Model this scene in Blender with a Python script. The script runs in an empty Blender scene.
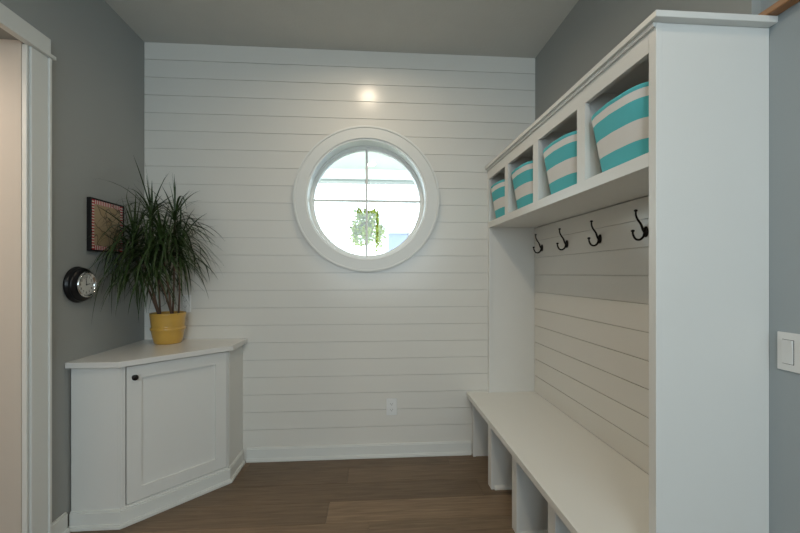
import bpy, bmesh, math, random
from mathutils import Vector, Matrix
random.seed(7)
C = bpy.context.scene
COL = C.collection
PI = math.pi

# ------------------------------------------------------------------ camera
cam_d = bpy.data.cameras.new('camera')
cam = bpy.data.objects.new('camera', cam_d); COL.objects.link(cam)
cam.location = (0, -2.581, 1.2353)
cam.rotation_euler = (PI/2, 0, -0.0705)
cam_d.sensor_width = 36; cam_d.lens = 380.8/800*36
cam_d.shift_y = 7.56/800
cam_d.clip_start = 0.02; cam_d.clip_end = 200
C.camera = cam

# ------------------------------------------------------------------ world, exposure, big lights
C.view_settings.view_transform = 'Standard'; C.view_settings.look = 'None'
C.view_settings.gamma = 1; C.view_settings.use_curve_mapping = False
C.view_settings.exposure = 0.10
w = bpy.data.worlds.new('sky'); C.world = w; w.use_nodes = True
wn = w.node_tree.nodes; wl = w.node_tree.links
bg = wn['Background']; bg.inputs['Color'].default_value = (.76, .91, 1, 1); bg.inputs['Strength'].default_value = 6.0

def area(name, loc, rot, sx, sy, power, col, shape='RECTANGLE', spread=None):
    l = bpy.data.lights.new(name, 'AREA'); l.shape = shape; l.size = sx; l.size_y = sy
    l.energy = power; l.color = col
    if spread: l.spread = spread
    o = bpy.data.objects.new(name, l); COL.objects.link(o); o.location = loc; o.rotation_euler = rot
    return o
# daylight entering by the large window in the wall behind the camera
# (portals only guide the sky's light through the two windows)
for nm, lc, rt, sx, sy in (('daylight_portal', (.085, -5.11, 1.8), (PI/2, 0, 0), 2.07, 1.5), ('daylight_portal', (-.035, .19, 1.745), (-PI/2, 0, 0), .8, .8)):
    o_ = area(nm, lc, rt, sx, sy, 1, (1, 1, 1)); o_.data.cycles.is_portal = True

# ------------------------------------------------------------------ materials
def mat(name, col, rough=.5, metal=0, spec=.5, bump=None, var=None, coat=0, trans=None):
    m = bpy.data.materials.new(name); m.use_nodes = True
    n = m.node_tree.nodes; l = m.node_tree.links; b = n['Principled BSDF']
    b.inputs['Base Color'].default_value = (*col, 1); b.inputs['Roughness'].default_value = rough
    b.inputs['Metallic'].default_value = metal; b.inputs['Specular IOR Level'].default_value = spec
    b.inputs['Coat Weight'].default_value = coat
    tc = n.new('ShaderNodeTexCoord')
    if var:      # (scale, amount)
        t = n.new('ShaderNodeTexNoise'); t.inputs['Scale'].default_value = var[0]; t.inputs['Detail'].default_value = 4
        l.new(tc.outputs['Object'], t.inputs['Vector'])
        mx = n.new('ShaderNodeMix'); mx.data_type = 'RGBA'
        mx.inputs['A'].default_value = (*[c*(1-var[1]) for c in col], 1)
        mx.inputs['B'].default_value = (*[min(1, c*(1+var[1])) for c in col], 1)
        l.new(t.outputs['Fac'], mx.inputs['Factor']); l.new(mx.outputs['Result'], b.inputs['Base Color'])
    if bump:     # (scale, strength, distance)
        t = n.new('ShaderNodeTexNoise'); t.inputs['Scale'].default_value = bump[0]; t.inputs['Detail'].default_value = 3
        l.new(tc.outputs['Object'], t.inputs['Vector'])
        bp = n.new('ShaderNodeBump'); bp.inputs['Strength'].default_value = bump[1]; bp.inputs['Distance'].default_value = bump[2]
        l.new(t.outputs['Fac'], bp.inputs['Height']); l.new(bp.outputs['Normal'], b.inputs['Normal'])
    return m

def emis(name, col, s):
    m = bpy.data.materials.new(name); m.use_nodes = True
    b = m.node_tree.nodes['Principled BSDF']
    b.inputs['Emission Color'].default_value = (*col, 1); b.inputs['Emission Strength'].default_value = s
    return m

M = {}
M['shiplap'] = mat('white_shiplap_paint', (.75, .735, .685), .24, bump=(60, .12, .002))
M['white'] = mat('white_satin_paint', (.76, .76, .73), .4, var=(6, .015))
M['trim'] = mat('white_trim_paint', (.74, .75, .72), .38, var=(6, .015))
M['grey'] = mat('grey_wall_paint', (.335, .35, .34), .6, bump=(160, .12, .001), var=(3, .02))
M['greydaylit'] = mat('grey_wall_paint_daylit', (.38, .43, .455), .6, bump=(160, .12, .001), var=(3, .02))  # the grey wall again, with bluish daylight put into its colour
M['ceiling'] = mat('grey_textured_ceiling', (.62, .62, .585), .8, bump=(70, .35, .004), var=(9, .03))
M['beige'] = mat('beige_passage_paint', (.60, .54, .47), .6, bump=(120, .1, .001))
M['quartz'] = mat('white_counter', (.74, .73, .70), .25, var=(14, .03))
M['bench'] = mat('bench_top_paint', (.78, .78, .74), .3, var=(8, .015))
M['black'] = mat('black_lacquer', (.008, .008, .009), .3, spec=.3)
M['bronze'] = mat('oil_rubbed_bronze', (.018, .015, .014), .32, metal=.7)
M['chrome'] = mat('chrome', (.8, .8, .8), .12, metal=1)
M['dial'] = mat('clock_dial', (.62, .62, .58), .4)
M['plate'] = mat('white_plastic', (.80, .81, .80), .3)
M['slot'] = mat('dark_slot', (.03, .03, .03), .6)
M['pot'] = mat('ochre_glaze', (.62, .36, .065), .3, var=(14, .16), coat=.4)
M['soil'] = mat('potting_soil', (.03, .02, .014), .9, bump=(90, .6, .01))
M['stem'] = mat('plant_stem', (.13, .075, .05), .6, bump=(140, .4, .003))
M['leaf'] = mat('dracaena_leaf', (.026, .052, .012), .42, var=(5, .5))
M['aqua'] = mat('aqua_canvas', (.10, .52, .57), .85, bump=(700, .3, .001), var=(18, .06))
M['canvas'] = mat('white_canvas', (.78, .76, .73), .85, bump=(700, .3, .001), var=(18, .03))
M['oak'] = mat('oak', (.30, .13, .04), .35, bump=(40, .1, .001), var=(20, .25))
M['frame'] = mat('black_frame', (.007, .006, .006), .45, spec=.3)
M['red'] = mat('red_border', (.50, .02, .04), .5)
M['cream'] = mat('cream_border', (.75, .70, .64), .5)
M['porch'] = mat('aqua_porch_paint', (.50, .53, .48), .5)
M['porchwhite'] = mat('white_porch_paint', (.92, .9, .87), .5)
M['beamshade'] = mat('beam_trim_shadow', (.30, .31, .30), .5)  # grey that stands in for the shadow of the beam trim
M['trimlit'] = mat('white_trim_paint_lit', (.86, .88, .86), .35)  # same paint as the trim, lightened for daylight on jamb and sash
M['ground'] = mat('pale_ground', (.56, .52, .46), .8, var=(2, .05))
M['ivy'] = mat('ivy_leaf', (.27, .32, .012), .4, var=(6, .6))
M['basketpot'] = mat('brown_hanging_pot', (.20, .12, .07), .5, var=(20, .2))
M['paleblue'] = mat('pale_blue_siding', (.12, .14, .23), .6, var=(3, .05))
M['blossom'] = mat('pale_pink_blossom', (.10, .05, .05), .7, var=(6, .3))
M['bark'] = mat('grey_bark', (.14, .11, .10), .8, bump=(30, .5, .01))
M['lampglow'] = emis('lamp_diffuser', (1, .86, .66), 6)
M['dark'] = mat('lamp_can', (.5, .5, .48), .5)

def glassmat():
    m = bpy.data.materials.new('window_glass'); m.use_nodes = True
    n = m.node_tree.nodes; l = m.node_tree.links
    n.remove(n['Principled BSDF']); out = n['Material Output']
    t = n.new('ShaderNodeBsdfTransparent'); t.inputs['Color'].default_value = (.95, .98, .97, 1)
    g = n.new('ShaderNodeBsdfGlossy'); g.inputs['Roughness'].default_value = .02
    f = n.new('ShaderNodeFresnel'); f.inputs['IOR'].default_value = 1.5
    mx = n.new('ShaderNodeMixShader')
    l.new(f.outputs[0], mx.inputs[0]); l.new(t.outputs[0], mx.inputs[1]); l.new(g.outputs[0], mx.inputs[2])
    l.new(mx.outputs[0], out.inputs['Surface'])
    return m
M['glass'] = glassmat()

def floormat():
    m = bpy.data.materials.new('brown_oak_planks'); m.use_nodes = True
    n = m.node_tree.nodes; l = m.node_tree.links; b = n['Principled BSDF']
    tc = n.new('ShaderNodeTexCoord'); at = n.new('ShaderNodeAttribute'); at.attribute_name = 'tone'
    mp = n.new('ShaderNodeMapping'); mp.inputs['Scale'].default_value = (3.0, 42, 1)
    ad = n.new('ShaderNodeVectorMath'); ad.operation = 'MULTIPLY_ADD'
    ad.inputs[1].default_value = (40, 40, 40)
    l.new(at.outputs['Color'], ad.inputs[0]); l.new(tc.outputs['Object'], mp.inputs['Vector']); l.new(mp.outputs[0], ad.inputs[2])
    t = n.new('ShaderNodeTexNoise'); t.inputs['Scale'].default_value = 1.6; t.inputs['Detail'].default_value = 8; t.inputs['Distortion'].default_value = .6
    l.new(ad.outputs[0], t.inputs['Vector'])
    t2 = n.new('ShaderNodeTexNoise'); t2.inputs['Scale'].default_value = 3; t2.inputs['Detail'].default_value = 3
    l.new(tc.outputs['Object'], t2.inputs['Vector'])
    r = n.new('ShaderNodeValToRGB')
    r.color_ramp.elements[0].position = .32; r.color_ramp.elements[0].color = (.125, .084, .050, 1)
    r.color_ramp.elements[1].position = .70; r.color_ramp.elements[1].color = (.200, .140, .086, 1)
    l.new(t.outputs['Fac'], r.inputs['Fac'])
    sp = n.new('ShaderNodeSeparateColor'); l.new(at.outputs['Color'], sp.inputs[0])
    mr = n.new('ShaderNodeMapRange'); mr.inputs['To Min'].default_value = .78; mr.inputs['To Max'].default_value = 1.5
    l.new(sp.outputs[0], mr.inputs['Value'])
    mu = n.new('ShaderNodeVectorMath'); mu.operation = 'SCALE'
    l.new(r.outputs['Color'], mu.inputs[0]); l.new(mr.outputs[0], mu.inputs['Scale'])
    l.new(mu.outputs[0], b.inputs['Base Color'])
    b.inputs['Roughness'].default_value = .5
    bp = n.new('ShaderNodeBump'); bp.inputs['Strength'].default_value = .15; bp.inputs['Distance'].default_value = .002
    l.new(t.outputs['Fac'], bp.inputs['Height']); l.new(bp.outputs['Normal'], b.inputs['Normal'])
    return m
M['floor'] = floormat()

def mapmat():
    m = bpy.data.materials.new('tan_print'); m.use_nodes = True
    n = m.node_tree.nodes; l = m.node_tree.links; b = n['Principled BSDF']
    tc = n.new('ShaderNodeTexCoord')
    v = n.new('ShaderNodeTexNoise'); v.inputs['Scale'].default_value = 13; v.inputs['Detail'].default_value = 1
    l.new(tc.outputs['Object'], v.inputs['Vector'])
    r = n.new('ShaderNodeValToRGB'); e = r.color_ramp.elements
    e[0].position = .47; e[0].color = (.42, .31, .18, 1); e[1].position = .53; e[1].color = (.45, .34, .21, 1)
    x = e.new(.50); x.color = (.10, .06, .04, 1)
    l.new(v.outputs['Fac'], r.inputs['Fac']); l.new(r.outputs['Color'], b.inputs['Base Color'])
    b.inputs['Roughness'].default_value = .45
    return m
M['print'] = mapmat()

# ------------------------------------------------------------------ mesh helpers
def BM(): return bmesh.new()
def box(bm, x0, x1, y0, y1, z0, z1, mi=0, T=None):
    if x0 > x1: x0, x1 = x1, x0
    if y0 > y1: y0, y1 = y1, y0
    v = [bm.verts.new(Vector(p) if T is None else T @ Vector(p)) for p in
         ((x0,y0,z0),(x1,y0,z0),(x1,y1,z0),(x0,y1,z0),(x0,y0,z1),(x1,y0,z1),(x1,y1,z1),(x0,y1,z1))]
    for f in ((3,2,1,0),(4,5,6,7),(0,1,5,4),(1,2,6,5),(2,3,7,6),(3,0,4,7)):
        fc = bm.faces.new([v[i] for i in f]); fc.material_index = mi
def prism(bm, pts, a, b, axis='z', mi=0, T=None):
    """polygon pts extruded from a to b along axis ('z': pts are x,y; 'x': pts are y,z; 'y': pts are x,z)"""
    def P(p, t):
        q = {'z': (p[0], p[1], t), 'x': (t, p[0], p[1]), 'y': (p[0], t, p[1])}[axis]
        return Vector(q) if T is None else T @ Vector(q)
    A = [bm.verts.new(P(p, a)) for p in pts]; B = [bm.verts.new(P(p, b)) for p in pts]
    k = len(pts)
    fs = [bm.faces.new(A[::-1]), bm.faces.new(B)]
    for i in range(k): fs.append(bm.faces.new((A[i], A[(i+1)%k], B[(i+1)%k], B[i])))
    for f in fs: f.material_index = mi
def lathe(bm, prof, seg=40, T=None, mi=0, closed=False, arc=None):
    """profile of (r, z) spun about z"""
    T = T or Matrix()
    rings = []
    for r, z in prof:
        if r < 1e-6: rings.append([bm.verts.new(T @ Vector((0, 0, z)))])
        else: rings.append([bm.verts.new(T @ Vector((r*math.cos(2*PI*i/seg), r*math.sin(2*PI*i/seg), z))) for i in range(seg)])
    pr = list(zip(rings, rings[1:])) + ([(rings[-1], rings[0])] if closed else [])
    for a, b in pr:
        for i in range(seg):
            j = (i+1) % seg
            if len(a) == 1 and len(b) == 1: continue
            if len(a) == 1: f = bm.faces.new((a[0], b[j], b[i]))
            elif len(b) == 1: f = bm.faces.new((a[i], a[j], b[0]))
            else: f = bm.faces.new((a[i], a[j], b[j], b[i]))
            f.material_index = mi; f.smooth = True
def tube(bm, pts, rad, seg=10, mi=0, cap=True):
    pts = [Vector(p) for p in pts]; n = len(pts)
    if not isinstance(rad, (list, tuple)): rad = [rad]*n
    rings = []; up = None
    for i, p in enumerate(pts):
        d = (pts[min(i+1, n-1)] - pts[max(i-1, 0)]).normalized()
        if up is None: up = Vector((0, 0, 1)) if abs(d.z) < .9 else Vector((1, 0, 0))
        s = d.cross(up).normalized(); up = s.cross(d).normalized()
        rings.append([bm.verts.new(p + rad[i]*(math.cos(2*PI*k/seg)*s + math.sin(2*PI*k/seg)*up)) for k in range(seg)])
    for a, b in zip(rings, rings[1:]):
        for k in range(seg):
            f = bm.faces.new((a[k], a[(k+1)%seg], b[(k+1)%seg], b[k])); f.smooth = True; f.material_index = mi
    if cap:
        bm.faces.new(rings[0][::-1]).material_index = mi; bm.faces.new(rings[-1]).material_index = mi
def ball(bm, c, r, sc=(1,1,1), mi=0, u=16, v=10):
    q = bmesh.ops.create_uvsphere(bm, u_segments=u, v_segments=v, radius=r, matrix=Matrix.Translation(c) @ Matrix.Diagonal((*sc, 1)))
    for vv in q['verts']:
        for f in vv.link_faces: f.smooth = True; f.material_index = mi
def spline(P, n=8):
    P = [Vector(p) for p in P]; out = []
    for i in range(len(P)-1):
        p0, p1, p2, p3 = P[max(i-1,0)], P[i], P[i+1], P[min(i+2,len(P)-1)]
        for k in range(n):
            t = k/n
            out.append(.5*((2*p1)+(p2-p0)*t+(2*p0-5*p1+4*p2-p3)*t*t+(3*p1-p0-3*p2+p3)*t**3))
    out.append(P[-1]); return out
def obj(name, bm, m, parent=None, bevel=0, label=None, normals=True):
    if normals: bmesh.ops.recalc_face_normals(bm, faces=bm.faces)
    me = bpy.data.meshes.new(name); bm.to_mesh(me); bm.free()
    for x in (m if isinstance(m, list) else [m]): me.materials.append(x)
    o = bpy.data.objects.new(name, me); COL.objects.link(o)
    if parent: o.parent = parent
    if bevel:
        b = o.modifiers.new('bevel', 'BEVEL'); b.width = bevel; b.segments = 2; b.limit_method = 'ANGLE'; b.angle_limit = .7
    if label: o['label'] = label
    return o
def thing(name, label, cat, loc=(0,0,0), rz=0, group=None):
    o = bpy.data.objects.new(name, None); COL.objects.link(o); o.empty_display_size = .1
    o.location = loc; o.rotation_euler = (0, 0, rz); o['label'] = label; o['category'] = cat
    if group: o['group'] = group
    return o
def tag(o, label, cat, group=None, kind=None):
    o['label'] = label; o['category'] = cat
    if group: o['group'] = group
    if kind: o['kind'] = kind
    return o
def struct(o, label=None, cat=None):
    o['kind'] = 'structure'
    if label: o['label'] = label
    if cat: o['category'] = cat
    return o
def dup(root, loc, label, rz=None):
    r = root.copy(); COL.objects.link(r); r.location = loc; r['label'] = label
    if rz is not None: r.rotation_euler = (0, 0, rz)
    for ch in list(root.children):
        c = ch.copy(); COL.objects.link(c); c.parent = r
        for g in list(ch.children):
            d = g.copy(); COL.objects.link(d); d.parent = c
    return r
def bake(o):     # apply modifiers so that helper cutters can go
    dg = bpy.context.evaluated_depsgraph_get()
    me = bpy.data.meshes.new_from_object(o.evaluated_get(dg))
    o.modifiers.clear(); o.data = me

H = 2.74; XL = -1.4797; XR = 1.127; XN = 1.158; YJ = -1.521; YB = -5.0
P = .11551; Z0 = .0889

# ================================================================== STRUCTURE
# ---- floor: planks running left to right
bm = BM(); tones = []
rows = range(-1, 28)
for k in rows:
    y1 = -.135 - .18*(k-1); y0 = y1 - .18
    y1 = min(y1, .0); y0 = max(y0, YB)
    if y1 <= y0: continue
    joints = {1: [-.155, 1.0], 2: [-1.05, .62], 3: [-.235], 4: [-.02], 0: [-.8, .5]}.get(k, [random.uniform(-1.2, -.2), random.uniform(.2, 1.1)])
    xs = [-2.75] + joints + [XN+.1]
    for a, b in zip(xs, xs[1:]):
        tone = {(3, -.235): .85, (4, -2.75): .62, (3, -2.75): .22, (1, -2.75): .12, (1, -.155): .3, (2, -1.05): .15}.get((k, a), random.uniform(.1, .6))
        n0 = len(bm.faces); g = .0008
        box(bm, a+g, b-g, y0+g, y1-g, -.015, 0)
        tones += [tone]*6
box(bm, -2.75, XN+.1, YB, 0, -.06, -.0152); tones += [0]*6
fl = obj('floor', bm, M['floor'], normals=False)
ca = fl.data.color_attributes.new('tone', 'FLOAT_COLOR', 'CORNER')
for p in fl.data.polygons:
    for li in p.loop_indices:
        t = tones[p.index]; ca.data[li].color = (t, (t*7.3) % 1, (t*3.1) % 1, 1)
struct(fl, 'brown wood plank floor', 'floor')

# ---- ceiling
bm = BM(); box(bm, XL-.12, XN+.15, YB-.1, .16, H, H+.12)
ce = struct(obj('ceiling', bm, M['ceiling']), 'grey textured ceiling', 'ceiling')

# ---- far wall: shiplap with a round hole
WX, WZ, WR = -.040, 1.740, .407
bm = BM(); pts = [(.14, 0), (0, 0)]
zs = [Z0 + k*P for k in range(1, 23)]
for z in zs:
    pts += [(0, z-.0028), (.006, z-.0020), (.006, z+.0014), (0, z+.0020)]
pts += [(0, H), (.14, H)]
prism(bm, pts, XL-.12, XN+.15, 'x')
wf = obj('wall_far', bm, M['shiplap'])
def cutter(bmc):
    c = obj('cut', bmc, M['white']); return c
def cut(o, c):
    md = o.modifiers.new('hole', 'BOOLEAN'); md.object = c; md.operation = 'DIFFERENCE'; md.solver = 'EXACT'
    bpy.context.view_layer.update(); bake(o)
    bpy.data.objects.remove(c, do_unlink=True)
RY = Matrix.Translation((WX, 0, WZ)) @ Matrix.Rotation(-PI/2, 4, 'X')   # local z -> world +y
bm = BM(); lathe(bm, [(0, -.2), (WR, -.2), (WR, .4), (0, .4)], 96, RY); 
for f in bm.faces: f.smooth = False
cut(wf, cutter(bm))
struct(wf, 'white painted shiplap wall with round window', 'wall')

# ---- left wall with cased opening (it runs very slightly out of square)
SL = .016
def XW(y): return XL - SL*y
TW = Matrix.Translation((XL, 0, 0)) @ Matrix.Rotation(SL, 4, 'Z') @ Matrix.Translation((-XL, 0, 0))
OY0, OY1, OZ = -1.80, -.8600, 2.222
bm = BM()
for ya, yb, z0 in ((OY1, 0, 0), (OY0, OY1, OZ), (YB, OY0, 0)):
    prism(bm, [(XL-.12, ya), (XW(ya), ya), (XW(yb), yb), (XL-.12, yb)], z0, H)
struct(obj('wall_left', bm, M['grey']), 'grey painted left wall', 'wall')
# ---- right wall: set back a little in front of the locker
bm = BM()
box(bm, XR, XR+.18, YJ, 0, 0, H)
struct(obj('wall_right', bm, M['grey']), 'grey painted right wall above the locker', 'wall')
bm = BM(); box(bm, XN, XN+.15, YB, YJ, 0, H)
struct(obj('wall_right', bm, M['greydaylit']), 'grey right wall beside the locker, bluish daylight in its colour', 'wall')
# ---- wall behind the camera with a big window opening
bm = BM()
box(bm, XL, -.95, YB-.1, YB, 0, H); box(bm, 1.12, XN, YB-.1, YB, 0, H)
box(bm, -.95, 1.12, YB-.1, YB, 0, 1.05); box(bm, -.95, 1.12, YB-.1, YB, 2.55, H)
struct(obj('wall_near', bm, M['grey']), 'grey wall behind the viewer', 'wall')
bm = BM()
for a, b in ((-.95, -.90), (.06, .11), (1.07, 1.12)): box(bm, a, b, YB-.07, YB-.02, 1.05, 2.55)
for a, b in ((1.05, 1.10), (2.50, 2.55)):
    box(bm, -.90, .06, YB-.07, YB-.02, a, b); box(bm, .11, 1.07, YB-.07, YB-.02, a, b)
struct(obj('window_2', bm, M['trim']), 'white framed window behind the viewer', 'window')

# ---- side passage seen through the opening
bm = BM()
box(bm, -2.7, XL-.121, OY1-.0005, OY1+.1, 0, OZ); box(bm, -2.7, XL+.0015, OY1-.009, OY1-.0006, 0, OZ-.001); box(bm, -2.7, XL-.121, OY0-.1, OY0, 0, OZ)
box(bm, -2.8, -2.7, OY0-.1, OY1+.1, 0, OZ); box(bm, -2.8, XL-.121, OY0-.1, OY1+.1, OZ, OZ+.1)
struct(obj('wall_passage', bm, M['beige']), 'beige passage walls beyond the opening', 'wall')
# ---- casing of the opening
bm = BM()
OS = -.026
box(bm, XL, XL+.016, -.854, -.770, 0, 2.205, T=TW)
box(bm, XL, XL+.024, -.770, -.758, 0, 2.205, T=TW)                 # back band
box(bm, XL-.0115, XL+.008, -.868, -.857, 0, 2.205, T=TW)            # jamb
box(bm, XL, XL+.016, OY0-.10, OY0-.003, 0, 2.205, T=TW)
box(bm, XL-.119, XL+.008, OY0+.001, OY0+.013, 0, 2.205, T=TW)
box(bm, XL, XL+.032, OY0-.12, -.744, 2.205, 2.221, T=TW)           # fillet
box(bm, XL, XL+.019, OY0-.105, -.757, 2.221, 2.292, T=TW)          # head board
struct(obj('trim_1', bm, M['trim'], bevel=.002), 'white craftsman door casing', 'trim')

# ---- baseboards
def base_run(name, pts, lbl, h=.0885):
    """pts: wall-side polyline; the board grows to the right-hand side of the travel direction"""
    bm = BM()
    def off(d):
        out = []
        for i, p in enumerate(pts):
            p = Vector(p)
            ds = []
            if i > 0: ds.append((p - Vector(pts[i-1])).normalized())
            if i < len(pts)-1: ds.append((Vector(pts[i+1]) - p).normalized())
            ns = [Vector((q.y, -q.x)) for q in ds]
            n = sum(ns, Vector((0, 0))).normalized(); k = n.dot(ns[0])
            out.append(p + n*d/k)
        return out
    for d0, d1, z0, z1 in ((0, .013, 0, h-.008), (0, .009, h-.008, h), (.013, .026, 0, .014), (.013, .020, .014, .021)):
        A, B = off(d0), off(d1)
        for i in range(len(pts)-1):
            prism(bm, [A[i], B[i], B[i+1], A[i+1]], z0, z1)
    return obj(name, bm, M['trim'], bevel=.0015)
e = .0005
# corner cabinet footprint
K = [(-1.462, -.624), (-1.230, -.624), (-.858, -.252), (-.858, -.0005)]
struct(base_run('baseboard_far', [(-.830, 0), (.670, 0)], ''), 'white baseboard on the shiplap wall', 'baseboard')
struct(base_run('baseboard_left', [(XW(-.7575), -.7575), (XW(-.653), -.653)], '', .098), 'white baseboard on the left wall', 'baseboard')
struct(base_run('baseboard_right', [(XN, -1.549), (XN, -4.99)], ''), 'white baseboard on the right wall', 'baseboard')

# ---- oak ledge on the near right wall
bm = BM(); box(bm, 1.123, XN-.0005, -4.2, -1.53, 1.9758, 1.996)
tag(obj('oak_ledge', bm, M['oak'], bevel=.003), 'narrow brown oak ledge on the right wall beside the locker top', 'ledge')

# ---- round window
win = bpy.data.objects.new('window_1', None); COL.objects.link(win); win.location = (WX, 0, WZ)
struct(win, 'round white four-pane window in the shiplap wall', 'window')
R2 = Matrix.Rotation(-PI/2, 4, 'X')    # profile (r, z): z becomes +y
def ring(name, prof, m, lbl=None):
    bm = BM(); lathe(bm, prof, 128, R2, closed=True)
    o = obj(name, bm, m, win, label=lbl)
    for p in o.data.polygons: p.use_smooth = False
    return o
ring('casing', [(.406, -.018), (.409, -.021), (.476, -.021), (.478, -.026), (.488, -.026), (.490, -.024), (.490, -.0005), (.406, -.0005)], M['trim'])
ring('jamb', [(.396, -.012), (.4065, -.012), (.4065, .175), (.396, .175)], M['trimlit'])
ring('sash', [(.374, .122), (.380, .116), (.386, .116), (.386, .104), (.3955, .104), (.3955, .16), (.374, .16)], M['trimlit'])
bm = BM(); box(bm, -.0130, .0025, .120, .155, -.3735, .3735); box(bm, -.3735, -.0135, .121, .154, .0075, .0205); box(bm, .003, .3735, .121, .154, .0075, .0205)
obj('muntins', bm, M['trim'], win)
bm = BM(); lathe(bm, [(0, .156), (.3735, .156), (.3735, .159), (0, .159)], 96, R2)
gl = obj('pane', bm, M['glass'], win)
for p in gl.data.polygons: p.use_smooth = False

# ================================================================== CORNER CABINET
A = Vector((K[1][0], K[1][1], 0)); B = Vector((K[2][0], K[2][1], 0)); DL = (B-A).length
TD = Matrix.Translation(A) @ Matrix.Rotation(PI/4, 4, 'Z')     # local x along the diagonal, local -y outward
cabt = thing('corner_cabinet', 'white corner cabinet with one panelled door, under the yellow plant pot', 'cabinet')
bm = BM(); t = .018
box(bm, K[0][0], K[1][0]-.0125, K[1][1], K[1][1]+t, 0, .782)
box(bm, K[2][0]-t, K[2][0], K[2][1]+.0125, -.0005, 0, .782)
prism(bm, [(K[1][0]-.012, K[1][1]), (K[1][0], K[1][1]), (K[1][0]+.004, K[1][1]+.004), (K[1][0]-.0035, K[1][1]+.018), (K[1][0]-.012, K[1][1]+.018)], 0, .782)
DX0, DX1, DZ0, DZ1 = .021, .516, .096, .776
box(bm, .0065, DX0-.0045, 0, t, DZ0-.004, DZ1+.003, T=TD)
box(bm, DX1+.0035, DL-.002, 0, t, 0, .782, T=TD)
box(bm, .0065, DX1+.0035, 0, t, 0, DZ0-.004, T=TD)
box(bm, .0065, DX1+.0035, 0, t, DZ1+.003, .782, T=TD)
box(bm, .03, DX1-.0, .05, .052, .02, .78, T=TD)
obj('body', bm, M['white'], cabt)
bm = BM()
top = [(-1.4685, -.655), (-1.224, -.655), (-.828, -.259), (-.828, -.0005), (-1.4785, -.0005)]
prism(bm, top, .783, .811)
obj('countertop', bm, M['quartz'], cabt, bevel=.002)
o = base_run('plinth', [(K[0][0], K[0][1]-e), (K[1][0]+.0002, K[1][1]-e), (K[2][0]+e, K[2][1]-.0002), (K[2][0]+e, -.030)], '', .085); o.parent = cabt
# shaker door
bm = BM(); s = .064; y0, y1 = -.001, .019
box(bm, DX0, DX0+s, y0, y1, DZ0, DZ1, T=TD); box(bm, DX1-s, DX1, y0, y1, DZ0, DZ1, T=TD)
box(bm, DX0+s, DX1-s, y0, y1, DZ0, DZ0+s, T=TD); box(bm, DX0+s, DX1-s, y0, y1, DZ1-s, DZ1, T=TD)
box(bm, DX0+s, DX1-s, y0+.012, y1-.002, DZ0+s, DZ1-s, T=TD)
door = obj('door', bm, M['white'], cabt)
TK = TD @ Matrix.Translation((DX0+.031, -.001, DZ1-.055)) @ Matrix.Rotation(PI/2, 4, 'X')
bm = BM(); lathe(bm, [(.010, 0), (.009, .002), (.005, .005), (.005, .014), (.011, .017), (.0145, .021), (.0135, .026), (.008, .029), (0, .030)], 24, TK)
obj('knob', bm, M['bronze'], door, label='round black knob')

# ================================================================== POTTED PLANT
PX, PY, PZ = -1.262, -.135, .8115
pl = thing('potted_dracaena', 'tall spiky-leaved plant in a yellow pot on the corner cabinet', 'plant', (PX, PY, PZ))
bm = BM(); lathe(bm, [(r_*.92, z_) for r_, z_ in [(0, 0), (.076, 0), (.081, .004), (.091, .042), (.099, .080), (.103, .083), (.105, .090), (.103, .097), (.098, .100),
                      (.0975, .108), (.107, .178), (.108, .186), (.103, .187), (.100, .180), (.095, .150), (0, .150)]], 56)
obj('pot', bm, M['pot'], pl)
bm = BM(); lathe(bm, [(0, .1508), (.0868, .1508), (.0878, .165), (.05, .170), (0, .172)], 32)
obj('soil', bm, M['soil'], pl)
# crowns: (x, y, z) of the growing tip in world, base offset in pot
crowns = [(-1.285, -.27, 1.600, -.035, -.02), (-1.158, -.26, 1.595, .03, -.01), (-1.34, -.33, 1.46, -.02, -.05), (-1.19, -.34, 1.44, .04, -.04), (-1.365, -.31, 1.36, -.05, .0), (-1.145, -.23, 1.42, .05, .02), (-1.24, -.36, 1.35, .01, .03)]
def leaf(bm, base, az, el, L, wd, droop, rnd):
    n = 11; pos = Vector(base); d = Vector((math.cos(az)*math.cos(el), math.sin(az)*math.cos(el), math.sin(el)))
    side = Vector((-math.sin(az), math.cos(az), 0)); rows_ = []
    st = L/n; twist = rnd.uniform(-.5, .5)
    for i in range(n+1):
        t = i/n
        wv = wd*(.55+.45*min(1, t*5))*(1-max(0, (t-.25)/.75)**1.6)+.0003
        sd = (side*math.cos(twist*t) + d.cross(side)*math.sin(twist*t))
        w3 = Vector((pos.x, pos.y, pos.z))
        up = sd.cross(d).normalized()
        q = []
        for s_ in (-1, 0, 1):
            v = w3 + sd*wv*s_ - up*(.25*wv if s_ == 0 else 0)
            wx, wy = v.x+PX, v.y+PY
            wx = max(wx, XL+.042); wy = min(wy, -.015)
            if v.z < .22 and math.hypot(v.x, v.y) < .125:
                k = .125/max(.02, math.hypot(v.x, v.y)); 
                wx, wy = v.x*k+PX, v.y*k+PY
                wx = max(wx, XL+.042); wy = min(wy, -.015)
            q.append(bm.verts.new((wx-PX, wy-PY, max(v.z, .02))))
        rows_.append(q)
        pos = pos + d*st
        d = (d + Vector((0, 0, -1))*droop*st*(1 - abs(d.z)*.35 if d.z < 0 else 1)).normalized()
    for a, b in zip(rows_, rows_[1:]):
        for k in (0, 1):
            f = bm.faces.new((a[k], a[k+1], b[k+1], b[k])); f.smooth = True
rnd = random.Random(11)
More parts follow.
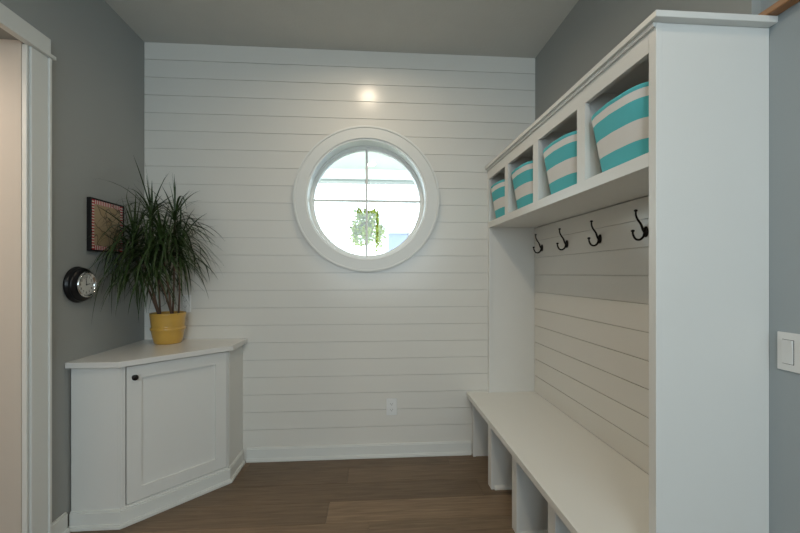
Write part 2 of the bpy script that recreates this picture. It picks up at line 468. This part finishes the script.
for ci, (cx, cy, cz, bx_, by_) in enumerate(crowns):
    bm = BM()
    tip = Vector((cx-PX, cy-PY, cz-PZ)); b0 = Vector((bx_, by_, .155))
    pts = spline([b0, b0.lerp(tip, .35)+Vector((.01, -.012, 0)), b0.lerp(tip, .7)+Vector((-.008, .01, 0)), tip], 6)
    tube(bm, pts, [.0065-.002*i/len(pts) for i in range(len(pts))], 8)
    obj('stem', bm, M['stem'], pl)
    bm = BM(); big = ci < 2; nl = 88 if big else 72
    zlen = .16 if big else .11
    for i in range(nl):
        t = (i+rnd.random())/nl            # 0 = bottom of crown, 1 = tip
        base = tip + Vector((0, 0, -zlen*(1-t))) + Vector((rnd.uniform(-.004, .004), rnd.uniform(-.004, .004), 0))
        az = i*2.399 + rnd.uniform(-.3, .3)
        el = math.radians(-5 + 82*t**1.5 + rnd.uniform(-20, 20))
        L = rnd.uniform(.22, .44) if big else rnd.uniform(.24, .43)
        L *= 1 - .22*max(0, math.cos(az))
        if t > .84: L *= .85
        if t > .93: L *= .75
        droop = rnd.uniform(4.0, 10.5) if t < .86 else rnd.uniform(.8, 5.0)
        leaf(bm, base, az, el, L, rnd.uniform(.0036, .0064), droop, rnd)
    obj('leaf_crown', bm, M['leaf'], pl, normals=False)

# ================================================================== PICTURE AND CLOCK ON THE LEFT WALL
# local frame for wall items: local x = -Y world (to viewer), local y = z, local z = out of wall (+x)
pic = thing('framed_print', 'black framed tan print with red and white striped border, behind the plant', 'picture', (XW(-.378), -.378, 1.4945), SL)
W2, H2 = .135, .139; d = .022
bm = BM()
f = .008
box(bm, .0005, d, -W2, -W2+f, -H2, H2); box(bm, .0005, d, W2-f, W2, -H2, H2)
box(bm, .0005, d, -W2+f, W2-f, -H2, -H2+f); box(bm, .0005, d, -W2+f, W2-f, H2-f, H2)
obj('frame', bm, M['frame'], pic, bevel=.0015)
bm = BM(); bw = .022; x = .018
def quad(y0_, y1_, z0_, z1_, mi):
    fc = bm.faces.new([bm.verts.new((x, a, b)) for a, b in ((y0_, z0_), (y1_, z0_), (y1_, z1_), (y0_, z1_))]); fc.material_index = mi
iy, iz = W2-f, H2-f
nz = 35; st = 2*iz/nz
for k in range(nz):
    for s_ in (-1, 1): quad(s_*iy, s_*(iy-bw), -iz+k*st, -iz+(k+1)*st, 1 if k % 2 == 0 else 2)
ny = 31; st = 2*(iy-bw)/ny
for k in range(ny):
    for s_ in (-1, 1): quad(-(iy-bw)+k*st, -(iy-bw)+(k+1)*st, s_*iz, s_*(iz-bw), 1 if k % 2 == 0 else 2)
quad(-(iy-bw), iy-bw, -(iz-bw), iz-bw, 0)
box(bm, .001, .0178, -iy, iy, -iz, iz, 2)
pr = obj('print', bm, [M['print'], M['red'], M['cream']], pic, label='tan line drawing inside a red and white striped border')

ck = thing('wall_clock', 'round black ship-style clock with a silver-ringed white dial on the left wall', 'clock', (XW(-.580), -.580, 1.183), SL)
RX = Matrix.Rotation(PI/2, 4, 'Y')
bm = BM(); lathe(bm, [(0, .0005), (.086, .0005), (.090, .004), (.090, .012), (.084, .018), (.081, .024), (.084, .027), (.082, .034), (.074, .038), (.070, .041), (.0, .044)], 56, RX)
obj('case', bm, M['black'], ck)
bm = BM(); lathe(bm, [(.051, .0445), (.063, .0445), (.065, .047), (.064, .053), (.060, .056), (.056, .054), (.052, .0465)], 56, RX, closed=True)
obj('bezel', bm, M['chrome'], ck, label='silver ring')
bm = BM(); lathe(bm, [(0, .0445), (.0505, .0445), (.0505, .0458), (0, .0458)], 48, RX)
dial = obj('dial', bm, M['dial'], ck)
for p in dial.data.polygons: p.use_smooth = False
def text_mesh(bm, s, size, T):
    cu = bpy.data.curves.new('t', 'FONT'); cu.body = s; cu.size = size; cu.align_x = 'CENTER'; cu.align_y = 'CENTER'; cu.extrude = .0003
    o = bpy.data.objects.new('t', cu); COL.objects.link(o); bpy.context.view_layer.update()
    me = bpy.data.meshes.new_from_object(o.evaluated_get(bpy.context.evaluated_depsgraph_get()))
    n0 = len(bm.verts); bm.from_mesh(me); bm.verts.ensure_lookup_table()
    for v in bm.verts[n0:]: v.co = T @ v.co
    bpy.data.objects.remove(o, do_unlink=True); bpy.data.curves.remove(cu)
# text facing +x: text x -> world +y, text y -> world z
TF = Matrix(((0, 0, 1, 0), (1, 0, 0, 0), (0, 1, 0, 0), (0, 0, 0, 1)))
bm = BM()
for h_ in range(1, 13):
    a = PI/2 - h_*PI/6
    text_mesh(bm, str(h_), .0165, Matrix.Translation((.0463, .0395*math.cos(a), .0395*math.sin(a))) @ TF)
obj('numerals', bm, M['slot'], dial, label='black hour numbers')
bm = BM()
def hand(a, L, wd):
    T = Matrix.Translation((.0472, 0, 0)) @ Matrix.Rotation(a, 4, 'X')
    box(bm, 0, .0008, -.006, L, -wd, wd, T=T)
hand(math.radians(8), .024, .0016); hand(math.radians(97), .036, .0011)
lathe(bm, [(0, .0465), (.003, .0465), (.003, .0485), (0, .0485)], 12, RX)
obj('hands', bm, M['slot'], ck)

# ================================================================== BENCH
BXF, BZ = .641, .424
bench = thing('storage_bench', 'long white bench with open shoe cubbies along the right wall', 'bench')
bm = BM(); box(bm, BXF, 1.1125, YJ+.001, -.001, BZ-.030, BZ)
obj('seat', bm, M['bench'], bench, bevel=.002)
for k, (ya, yb) in enumerate(((-.048, -.0275), (-.440, -.381), (-.828, -.767), (-1.211, -1.150), (YJ+.001, YJ+.031))):
    bm = BM(); box(bm, .693, 1.09, ya+.004, yb-.004, 0, BZ-.0305)
    box(bm, .675, .693, ya, yb, 0, BZ-.0305)
    obj('divider', bm, M['white'], bench, bevel=.0012)
    if 0 < k < 4:
        bm = BM()
        prism(bm, [(ya+.0035, 0), (ya-.009, 0), (ya-.008, .010), (ya-.003, .017), (ya+.0035, .020)], .694, 1.09, 'x')
        obj('shoe_moulding', bm, M['trim'], bench)
bm = BM(); box(bm, 1.0905, 1.105, YJ+.001, -.0275, 0, BZ-.0305)
obj('back_panel', bm, M['white'], bench)

# ================================================================== LOCKER UNIT WITH CUBBIES
FX = .802; YN = -1.546; XB = 1.1125
def skew(o):      # the unit's front runs very slightly out of square with the back
    for v in o.data.vertices:
        if v.co.x < .95: v.co.x += -.013 + .0185*(-v.co.y/1.546)
    return o
un = thing('mudroom_locker', 'tall white built-in locker with four top cubbies above the bench', 'cabinet')
# shiplap back between bench and cubbies
bm = BM(); pts = [(XR-.0005, BZ+.0005), (XB, BZ+.0005)]
for k in range(0, 9):
    z = .537 + k*P
    pts += [(XB, z-.0026), (XB+.006, z-.0018), (XB+.006, z+.0012), (XB, z+.0018)]
pts += [(XB, 1.5515), (XR-.0005, 1.5515)]
prism(bm, pts, YJ+.0005, -.021, 'y')
obj('shiplap_back', bm, M['shiplap'], un)
bm = BM(); box(bm, FX+.018, XR-.001, -.020, -.0005, BZ+.0005, 1.956); box(bm, FX, FX+.018, -.028, -.0005, BZ+.0005, 1.552)
skew(obj('side_panel', bm, M['white'], un))
bm = BM(); box(bm, FX+.0185, XN-.0005, YN+.0015, YJ, 0, 1.956); box(bm, FX, FX+.018, YN, YJ+.004, 0, 1.956)
skew(obj('side_panel', bm, M['white'], un, bevel=.001))
bm = BM(); box(bm, FX+.018, XR-.0005, YJ+.0005, -.0205, 1.556, 1.592)
skew(obj('cubby_shelf', bm, M['white'], un))
bm = BM(); box(bm, FX+.018, XR-.0005, YJ+.0005, -.0205, 1.930, 1.956)
skew(obj('top_panel', bm, M['white'], un))
bm = BM(); box(bm, FX, FX+.018, YJ+.0045, -.0005, 1.552, 1.593)
for ya, yb in ((-.028, -.0005), (-.388, -.333), (-.786, -.728), (-1.187, -1.131)):
    box(bm, FX, FX+.018, ya, yb, 1.593, 1.885)
box(bm, FX, FX+.018, YJ+.0045, -.0005, 1.885, 1.956)
skew(obj('face_frame', bm, M['white'], un))
for ya, yb in ((-.388, -.333), (-.786, -.728), (-1.187, -1.131)):
    bm = BM(); box(bm, FX+.0185, XR-.0135, ya+.012, yb-.002, 1.5925, 1.9295)
    skew(obj('cubby_divider', bm, M['white'], un))
bm = BM(); box(bm, XR-.013, XR-.0005, YJ+.0005, -.0205, 1.5925, 1.9295)
obj('cubby_back', bm, M['white'], un)
bm = BM()
cx0 = FX-.019; yc = -1.570
box(bm, cx0, XR-.0005, yc, -.0005, 1.9565, 1.975); 
box(bm, XR-.0005, XN-.0005, yc, YJ, 1.9565, 1.975)
# cove under the cap
box(bm, FX-.0085, FX-.0005, YN, -.0005, 1.944, 1.9563)
skew(obj('cornice', bm, M['white'], un, bevel=.0015))

# ================================================================== STRIPED BASKETS
def basket_mesh():
    bm = BM(); seg = 72
    zs = [0, .060, .121, .181, .207, .214, .220]
    mats = [0, 1, 0, 1, 0, 0]
    def sec(z):
        t = z/.220
        hy = .122 + .037*t; hx = .128 + .022*t
        return hy, hx
    def P_(a, hy, hx, z, inset=0):
        n = 7; c, s_ = math.cos(a), math.sin(a)
        y = math.copysign(abs(c)**(2/n), c)*(hy-inset); x = math.copysign(abs(s_)**(2/n), s_)*(hx-inset)
        if x < 0: x -= (.008+.016*z/.22)*(1-(y/hy)**2)
        return Vector((x, y, z))
    lev = []
    for i in range(len(zs)-1):
        for k in range(4 if i < 4 else 1): lev.append((zs[i]+(zs[i+1]-zs[i])*k/(4 if i < 4 else 1), mats[i]))
    lev.append((zs[-1], 0)); lev_in = [(z, m_) for z, m_ in lev[::-1] if z > .01]
    rings = []
    for z, m_ in lev: rings.append(([bm.verts.new(P_(2*PI*k/seg, *sec(z), z)) for k in range(seg)], m_))
    for z, m_ in lev_in: rings.append(([bm.verts.new(P_(2*PI*k/seg, *sec(z), z, .004)) for k in range(seg)], 1))
    for (a, m_), (b, _) in zip(rings, rings[1:]):
        for k in range(seg):
            f = bm.faces.new((a[k], a[(k+1)%seg], b[(k+1)%seg], b[k])); f.smooth = True; f.material_index = m_
    bm.faces.new(rings[0][0][::-1]).material_index = 0
    bm.faces.new(rings[-1][0]).material_index = 1
    return bm
bk = obj('fabric_basket', basket_mesh(), [M['aqua'], M['canvas']])
tag(bk, '', 'basket', 'striped fabric baskets in the top cubbies')
by = [(-1.349, 'aqua and white striped fabric basket in the nearest and largest-looking top cubby'),
      (-.958, 'aqua and white striped basket in the second cubby from the near end'),
      (-.556, 'aqua and white striped basket in the third cubby from the near end'),
      (-.184, 'aqua and white striped basket in the farthest cubby, against the shiplap wall')]
for i, (y, lb) in enumerate(by):
    o = bk if i == 0 else bk.copy()
    if i: COL.objects.link(o)
    o.location = (FX+.024+.150-.031-.012*y, y, 1.5928); o['label'] = lb
    o.rotation_euler = (0, 0, [0, .015, -.02, .01][i])
    if i == 3: o.scale = (1, .93, 1)

# ================================================================== COAT HOOKS
hk = thing('coat_hook', '', 'hook', group='black coat hooks under the cubbies')
bm = BM(); lathe(bm, [(0, 0), (.0145, 0), (.0145, .003), (.011, .006), (.007, .008), (0, .009)], 24, Matrix.Rotation(-PI/2, 4, 'Y') @ Matrix.Diagonal((1.55, 1, 1, 1)))
obj('backplate', bm, M['bronze'], hk)
bm = BM()
up = spline([(-.006, 0, -.004), (-.014, 0, .010), (-.022, 0, .030), (-.036, 0, .050), (-.043, 0, .066), (-.044, 0, .084)], 6)
tube(bm, up, [.0052-.0018*i/len(up) for i in range(len(up))], 10)
ball(bm, Vector((-.044, 0, .086)), .0075, (1, 1, .7))
obj('upper_arm', bm, M['bronze'], hk)
bm = BM()
lo = spline([(-.007, 0, -.006), (-.012, 0, -.020), (-.026, 0, -.032), (-.044, 0, -.030), (-.055, 0, -.014), (-.057, 0, .000)], 6)
tube(bm, lo, [.0052-.0016*i/len(lo) for i in range(len(lo))], 10)
ball(bm, Vector((-.057, 0, .003)), .0075, (1, 1, .7))
obj('lower_hook', bm, M['bronze'], hk)
hy = [(-1.100, 'black coat hook nearest the viewer, beside the tall end panel'), (-.784, 'second black coat hook from the near end panel'),
      (-.464, 'third black coat hook from the near end panel'), (-.142, 'farthest black coat hook, closest to the far side panel')]
hk.location = (XB-.0003, hy[0][0], 1.408); hk['label'] = hy[0][1]
for y, lb in hy[1:]: dup(hk, (XB-.0003, y, 1.408), lb)

# ================================================================== OUTLETS AND SWITCH
def outlet(loc, lb):
    o = thing('wall_outlet', lb, 'outlet', loc, group='white outlets on the shiplap wall')
    bm = BM(); box(bm, -.035, .035, -.006, -.0003, -.057, .057); obj('cover_plate', bm, M['plate'], o, bevel=.002)
    for s_ in (-1, 1):
        bm = BM(); prism(bm, [(.017*math.cos(a)*1.0, s_*.0195+max(-.0125, min(.0125, .017*math.sin(a)))) for a in [2*PI*k/24 for k in range(24)]], -.0085, -.0062, 'y')
        r_ = obj('receptacle', bm, M['plate'], o)
        bm = BM(); box(bm, -.0075, -.0055, -.0089, -.0086, s_*.0195-.002, s_*.0195+.006); box(bm, .0055, .0075, -.0089, -.0086, s_*.0195-.002, s_*.0195+.006)
        box(bm, -.0022, .0022, -.0089, -.0086, s_*.0195-.009, s_*.0195-.005)
        obj('slots', bm, M['slot'], r_, label='dark slots')
    return o
outlet((.125, 0, .337), 'white double outlet low on the bare shiplap wall')
outlet((-1.222, 0, 1.043), 'white double outlet half hidden behind the plant, above the cabinet')
sw = thing('light_switch', 'white rocker light switch on the right wall beside the locker', 'switch', (XN, -1.628, 1.0185))
bm = BM(); box(bm, -.006, -.0003, -.0575, .0575, -.0535, .0535); obj('cover_plate', bm, M['plate'], sw, bevel=.002)
for yy in (.028, -.028):
    bm = BM(); prism(bm, [(-.0062, -.033), (-.0082, -.033), (-.0095, 0), (-.0125, .033), (-.0062, .033)][::-1], yy-.014, yy+.014, 'y')
    # tilt pressed at the bottom
    o = obj('rocker', bm, M['plate'], sw, bevel=.0008)
    bm = BM(); box(bm, -.00615, -.00605, yy-.0152, yy+.0152, -.0342, .0342); obj('seam', bm, M['slot'], o, label='dark gap around the rocker')

# ================================================================== CEILING DOWNLIGHTS
def downlight(x, y, power, lb):
    o = thing('recessed_light', lb, 'ceiling light', (x, y, H))
    bm = BM(); lathe(bm, [(.065, -.0005), (.085, -.0005), (.085, -.004), (.070, -.007), (.065, -.004)], 48, closed=True); obj('trim_ring', bm, M['trim'], o)
    bm = BM(); lathe(bm, [(0, -.0008), (.0645, -.0008), (.0645, -.0028), (0, -.0028)], 40); obj('diffuser', bm, M['lampglow'], o)
    a = area('lamp', (x, y, H-.009), (0, 0, 0), .12, .12, power, (1, .83, .62), 'DISK', math.radians(165))
    a.parent = o; a.location = (0, 0, -.009)
    return o
downlight(-.04, -.62, 4.0, 'recessed ceiling light closest to the shiplap wall')
downlight(-.03, -2.33, 7.5, 'recessed ceiling light over the viewer')
downlight(-.03, -4.0, 4.0, 'recessed ceiling light by the near wall')
# lamp of the side passage
o = thing('recessed_light', 'recessed light in the passage ceiling', 'ceiling light', (-2.1, -1.3, OZ))
bm = BM(); lathe(bm, [(.055, -.0005), (.080, -.0005), (.080, -.004), (.062, -.007), (.055, -.004)], 48, closed=True); obj('trim_ring', bm, M['trim'], o)
a = area('lamp', (0, 0, 0), (0, 0, 0), .10, .10, 9, (1, .84, .68), 'DISK'); a.parent = o; a.location = (0, 0, -.009)

# ================================================================== OUTSIDE
bm = BM(); box(bm, -30, 30, .141, 40, -.30, -.10)
struct(obj('ground', bm, M['ground']), 'bright ground outside', 'ground')
bm = BM(); box(bm, -4, 4, .141, 2.03, 2.50, 2.60)
struct(obj('ceiling_porch', bm, M['porch']), 'aqua porch ceiling outside the window', 'ceiling')
bm = BM(); box(bm, -4, 4, 2.031, 2.16, 2.375, 2.64); box(bm, -4, 4, 2.02, 2.17, 2.350, 2.3745, 1)  # thin grey box along the bottom draws the trim shadow
tag(obj('porch_beam', bm, [M['porchwhite'], M['beamshade']]), 'white porch beam across the round window', 'beam')

hp = thing('hanging_plant', 'bright green trailing plant hanging outside the round window', 'plant', (-.06, 1.15, 1.62))
bm = BM(); lathe(bm, [(0, 0), (.05, 0), (.08, .09), (.083, .11), (.078, .11), (.07, .08), (0, .07)], 32); obj('pot', bm, M['basketpot'], hp)
bm = BM()
for k in range(3):
    a = 2*PI*k/3+.4; tube(bm, [(.1*math.cos(a), .1*math.sin(a), .13), (0, 0, .62)], .0012, 5)
tube(bm, [(0, 0, .62), (0, 0, 1.0)], .0018, 6)
obj('hanger', bm, M['bronze'], hp)
bm = BM(); rnd = random.Random(5)
def ivyleaf(bm, p, s_, rnd):
    T = Matrix.Translation(p) @ Matrix.Rotation(rnd.uniform(0, 2*PI), 4, 'Z') @ Matrix.Rotation(rnd.uniform(-1.2, 1.2), 4, 'X') @ Matrix.Rotation(rnd.uniform(-.9, .9), 4, 'Y')
    out = [(0, 0, 0), (s_*.45, s_*.15, -.1*s_), (s_*.40, s_*.65, 0), (0, s_*1.15, -.15*s_), (-s_*.40, s_*.65, 0), (-s_*.45, s_*.15, -.1*s_)]
    mid = bm.verts.new(T @ Vector((0, s_*.5, s_*.08)))
    vs = [bm.verts.new(T @ Vector(q)) for q in out]
    for i in range(6): bm.faces.new((mid, vs[i], vs[(i+1)%6]))
for i in range(95):
    a = rnd.uniform(0, 2*PI); r0 = rnd.uniform(.01, .09)
    L = rnd.uniform(.12, .33); pos = Vector((r0*math.cos(a), r0*math.sin(a), .12)); R_ = rnd.uniform(.09, .165)
    n = int(L/.013)
    for k in range(n):
        t = k/n
        q = Vector((math.cos(a)*(r0+(R_-r0)*min(1, t*3)), math.sin(a)*(r0+(R_-r0)*min(1, t*3)), .12+(.06+.07*(i%5)/5)*math.sin(min(1, t*3)*PI) - max(0, t-.2)*L))
        ivyleaf(bm, q + Vector((rnd.uniform(-.012, .012), rnd.uniform(-.012, .012), rnd.uniform(-.01, .01))), rnd.uniform(.018, .032), rnd)
obj('foliage', bm, M['ivy'], hp, normals=False)

sh = thing('garden_shed', 'pale blue shed low in the round window, right of the hanging plant', 'shed', (1.68, 8.0, -.17))
bm = BM(); box(bm, -1.28, 3, -.8, 2, 0, 2.45); obj('walls', bm, M['paleblue'], sh)
bm = BM(); prism(bm, [(-1.35, 2.455), (3.1, 2.455), (3.1, 2.52), (-1.35, 2.52)], -.9, 2.1, 'y'); obj('roof', bm, M['porchwhite'], sh)

tr = thing('blossom_tree', 'thin pale tree outside, at the right of the round window', 'tree', (.75, 4.6, -.10))
bm = BM(); rnd = random.Random(3); tips = []
def branch(p, d, L, r, lv):
    q = p + d*L; tube(bm, [p, p.lerp(q, .5)+Vector((rnd.uniform(-1, 1), rnd.uniform(-1, 1), 0))*.04*L, q], [r, r*.85, r*.6], 6)
    if lv == 0: tips.append(q); tips.append(p.lerp(q, .6)); return
    for _ in range(3):
        nd = (d + Vector((rnd.uniform(-.8, .8), rnd.uniform(-.8, .8), rnd.uniform(-.2, .5)))).normalized()
        branch(q, nd, L*.62, r*.55, lv-1)
branch(Vector((0, 0, 0)), Vector((.03, 0, 1)), 1.25, .022, 3)
obj('branches', bm, M['bark'], tr)
bm = BM()
for q in tips:
    for _ in range(2): ivyleaf(bm, q+Vector((rnd.uniform(-.03, .03), rnd.uniform(-.03, .03), rnd.uniform(-.03, .03))), .03, rnd)
obj('blossoms', bm, M['blossom'], tr, normals=False)
